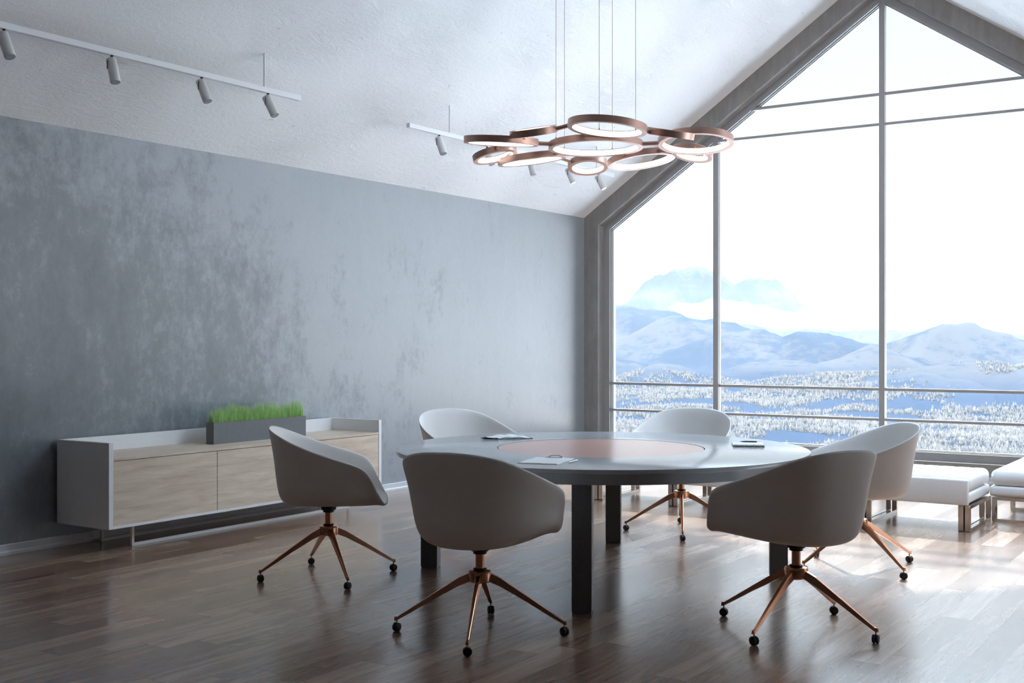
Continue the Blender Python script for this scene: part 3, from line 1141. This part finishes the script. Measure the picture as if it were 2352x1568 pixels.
HILLS = [  # x, y, top z (camera height = 0), half-widths across / along, direction
    (-9500, 20190, 1230, 1500, 1900), (-8300, 21000, 980, 1300, 1900), (-11500, 18500, 700, 1900, 2000), (-4200, 21500, 330, 3000, 2200), (-1500, 21000, 380, 3500, 2000),
    (-5162, 9775, 330, 900, 900), (-4132, 8859, 150, 800, 700), (-5400, 8300, 150, 900, 700),
    (-3326, 8195, 25, 620, 520), (-2797, 8348, 42, 560, 520), (-1960, 8306, 85, 620, 620), (-1258, 9643, 50, 800, 800), (-500, 8800, 60, 900, 800),
    (-2106, 7006, -70, 420, 520), (-2756, 5669, -135, 450, 380), (-1751, 5345, -165, 620, 420),
    (-1131, 5318, -112, 620, 480), (-677, 5695, -60, 700, 600), (-3450, 6300, -120, 520, 420), (-2350, 6350, -130, 420, 420)]
def height(x, y):
    d = np.hypot(x - CX, y)
    base = -300 + 60 * np.clip((d - 2500) / 6000, 0, 1)
    z = base
    hl = np.zeros_like(x) - 1e4
    wx = x + 500 * (fbm(x / 1500, y / 1500, 4, 11) - .5)
    wy = y + 500 * (fbm(x / 1500, y / 1500, 4, 23) - .5)
    acc = np.zeros_like(x)
    for (hx, hy, hz, rx, ry) in HILLS:
        g = np.exp(-(((wx - hx) / rx) ** 2 + ((wy - hy) / ry) ** 2))
        acc = np.maximum(acc, g * (hz + 260)) + .15 * np.minimum(acc, g * (hz + 260))
    z = base + acc
    amp = 30 + 90 * np.clip((d - 3500) / 6000, 0, 1) + 190 * np.clip((d - 11000) / 9000, 0, 1)
    z = z + amp * 1.5 * (fbm(x / 800, y / 800, 6, 5, .48, True) - .62)
    z = z + 16 * (fbm(x / 260, y / 260, 4, 9) - .5)
    return z

def add_mesh(name, verts, faces, mat, smooth=True):
    me = bpy.data.meshes.new(name)
    nv = len(verts); nf = len(faces); k_ = faces.shape[1]
    me.vertices.add(nv)
    me.vertices.foreach_set('co', verts.astype(np.float32).ravel())
    me.loops.add(nf * k_)
    me.loops.foreach_set('vertex_index', faces.astype(np.int32).ravel())
    me.polygons.add(nf)
    me.polygons.foreach_set('loop_start', np.arange(0, nf * k_, k_, dtype=np.int32))
    me.polygons.foreach_set('loop_total', np.full(nf, k_, dtype=np.int32))
    me.update(calc_edges=True)
    if smooth:
        me.polygons.foreach_set('use_smooth', np.ones(nf, dtype=bool))
    me.materials.append(M[mat])
    o = bpy.data.objects.new(name, me)
    col.objects.link(o)
    return o

k = MatB('snowy_ground_light_shade')
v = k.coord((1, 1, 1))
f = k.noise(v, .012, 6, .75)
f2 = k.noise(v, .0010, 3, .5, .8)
c = k.ramp(k.math('ADD', k.math('MULTIPLY', f, .45), k.math('MULTIPLY', f2, .55)), [(.46, (.034, .046, .064)), (.54, (.072, .070, .073))])  # pale and blue tones paint sunlit faces and blue shade into the snow
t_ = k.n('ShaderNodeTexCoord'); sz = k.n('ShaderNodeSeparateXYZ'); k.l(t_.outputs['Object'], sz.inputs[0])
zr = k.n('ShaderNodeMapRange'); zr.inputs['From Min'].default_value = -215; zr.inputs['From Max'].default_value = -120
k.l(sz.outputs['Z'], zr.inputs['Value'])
c = k.mix(zr.outputs[0], (.032, .044, .064), c)  # low ground stays in the painted shade blue
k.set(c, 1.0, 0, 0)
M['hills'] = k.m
k = MatB('frosted_conifers')
v = k.coord()
c = k.ramp(k.noise(v, .05, 2), [(.3, (.062, .062, .064)), (.7, (.215, .185, .160))])
k.set(c, 1.0, 0, 0)
M['conifer'] = k.m

na, nr = 620, 430
th = np.radians(np.linspace(-6, 76, na))          # angle from +y towards -x
rr_ = 1500 * (32000 / 1500) ** (np.linspace(0, 1, nr) ** .9)
TH_, RR_ = np.meshgrid(th, rr_, indexing='ij')
Xg = CX - np.sin(TH_) * RR_; Yg = np.cos(TH_) * RR_
Zg = height(Xg, Yg) + CH
V = np.stack([Xg, Yg, Zg], -1).reshape(-1, 3)
I = (np.arange(na - 1)[:, None] * nr + np.arange(nr - 1)[None, :]).reshape(-1)
Fc = np.stack([I, I + 1, I + nr + 1, I + nr], -1)
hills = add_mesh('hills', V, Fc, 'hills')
S(hills)
k = MatB('bounce_snow')
k.set((.82, .84, .87), .9, 0, 0)
M['snow'] = k.m
ths = np.radians(np.linspace(-85, 85, 90))
rs = 18 * (1400 / 18) ** np.linspace(0, 1, 60)
TS, RS = np.meshgrid(ths, rs, indexing='ij')
Xs = 3.4 - np.sin(TS) * RS; Ys = 13 + np.cos(TS) * RS
Zs = -6 - 294 * (RS / 1400) ** .8 + 6 * (fbm(Xs / 90, Ys / 90, 3, 77) - .5)
I = (np.arange(89)[:, None] * 60 + np.arange(59)[None, :]).reshape(-1)
S(add_mesh('bounce_snow_slope', np.stack([Xs, Ys, Zs], -1).reshape(-1, 3), np.stack([I, I + 1, I + 61, I + 60], -1), 'snow'))  # unseen bright snow, added below the sill to bounce light onto the ceiling

rg = np.random.RandomState(4)
NT = 95000
ta = np.radians(rg.uniform(3, 45, NT)); tr_ = np.sqrt(rg.uniform(2100 ** 2, 6200 ** 2, NT))
# thin out with distance, clump by noise
tx = CX - np.sin(ta) * tr_; ty = np.cos(ta) * tr_
keep = .55 * fbm(tx / 170, ty / 170, 3, 31) + .45 * fbm(tx / 620, ty / 620, 3, 61) + rg.uniform(-.06, .06, NT) > .49
tx, ty = tx[keep], ty[keep]
tz = height(tx, ty) + CH
n_ = len(tx)
hh_ = rg.uniform(9, 17, n_); ww = hh_ * rg.uniform(.22, .34, n_)
K = 6
ang_ = np.arange(K) * 2 * np.pi / K
base_r = np.stack([np.cos(ang_), np.sin(ang_)], -1)
vs = np.zeros((n_, 2 * K + 1, 3))
for lv, (zf, wf) in enumerate(((.05, 1.0), (.45, .62))):
    vs[:, lv * K:(lv + 1) * K, 0] = tx[:, None] + ww[:, None] * wf * base_r[None, :, 0]
    vs[:, lv * K:(lv + 1) * K, 1] = ty[:, None] + ww[:, None] * wf * base_r[None, :, 1]
    vs[:, lv * K:(lv + 1) * K, 2] = (tz + hh_ * zf)[:, None]
vs[:, 2 * K, 0] = tx; vs[:, 2 * K, 1] = ty; vs[:, 2 * K, 2] = tz + hh_
tri = []
for j in range(K):
    j2 = (j + 1) % K
    tri += [(j, j2, K + j2), (j, K + j2, K + j), (K + j, K + j2, 2 * K)]
tri = np.array(tri)
Ft = (tri[None, :, :] + (np.arange(n_) * (2 * K + 1))[:, None, None]).reshape(-1, 3)
fo = add_mesh('forest', vs.reshape(-1, 3), Ft, 'conifer', smooth=False)
tag(fo, 'snow dusted conifer forest covering the hills outside the window', 'forest', None, 'stuff')

# winter haze between the hills: a real, thin scattering layer of air
hz = MB()
hz.box((-32000, 1200, -700), (12000, 34000, 900))
ho = hz.build('haze', 'floor')
ho.data.materials.clear()
hm = bpy.data.materials.new('haze_air')
hm.use_nodes = True
ht = hm.node_tree
for nd in list(ht.nodes):
    if nd.type != 'OUTPUT_MATERIAL':
        ht.nodes.remove(nd)
vsn = ht.nodes.new('ShaderNodeVolumeScatter')
vsn.inputs['Color'].default_value = (.60, .62, .66, 1)
vsn.inputs['Density'].default_value = 1 / 62000
vsn.inputs['Anisotropy'].default_value = .35
ht.links.new(vsn.outputs[0], ht.nodes['Material Output'].inputs['Volume'])
ho.data.materials.append(hm)
tag(ho, 'pale winter haze lying between the distant mountains', 'haze', None, 'stuff')

# cloud bank hanging in front of the far range, one body of fog
cm = bpy.data.materials.new('cloud')
cm.use_nodes = True
ct = cm.node_tree
for nd in list(ct.nodes):
    if nd.type != 'OUTPUT_MATERIAL':
        ct.nodes.remove(nd)
vsn = ct.nodes.new('ShaderNodeVolumeScatter')
vsn.inputs['Color'].default_value = (.62, .62, .63, 1)
vsn.inputs['Density'].default_value = 1 / 1500
vsn.inputs['Anisotropy'].default_value = .3
ct.links.new(vsn.outputs[0], ct.nodes['Material Output'].inputs['Volume'])
CL = [((-6300, 14728, 330), 620, 130), ((-4226, 15556, 610), 1300, 380), ((-4760, 17120, 820), 1300, 420),
      ((-2560, 15680, 600), 1500, 420), ((-2000, 17900, 830), 1800, 480), ((-4850, 14420, 300), 900, 150), ((-2630, 14200, 285), 1500, 170), ((-3520, 14380, 340), 1200, 200), ((-7100, 15900, 480), 480, 120)]
rc_ = random.Random(5)
bm = bmesh.new()
for (p, rx, rz_) in CL:
    for q in range(6):
        off = Vector((rc_.uniform(-.75, .75) * rx, rc_.uniform(-.5, .5) * rx, rc_.uniform(-.4, .55) * rz_))
        s1 = rc_.uniform(.35, .75)
        mt = Matrix.Translation(Vector(p) + off) @ Matrix.Diagonal((rx * s1, rx * s1, rz_ * rc_.uniform(.5, 1.0), 1))
        bmesh.ops.create_icosphere(bm, subdivisions=3, radius=1, matrix=mt)
me = bpy.data.meshes.new('cloud_bank'); bm.to_mesh(me); bm.free(); me.materials.append(cm)
o = bpy.data.objects.new('cloud_bank', me); col.objects.link(o)
rm = o.modifiers.new('fuse', 'REMESH'); rm.mode = 'VOXEL'; rm.voxel_size = 60
tx_ = bpy.data.textures.new('cloud_lumps', 'CLOUDS')
tx_.noise_scale = 300; tx_.noise_depth = 4
dm = o.modifiers.new('lumps', 'DISPLACE'); dm.texture = tx_; dm.strength = 260; dm.mid_level = .5; dm.texture_coords = 'GLOBAL'
tag(o, 'white cloud bank drifting low in front of the far mountains', 'cloud', None, 'stuff')
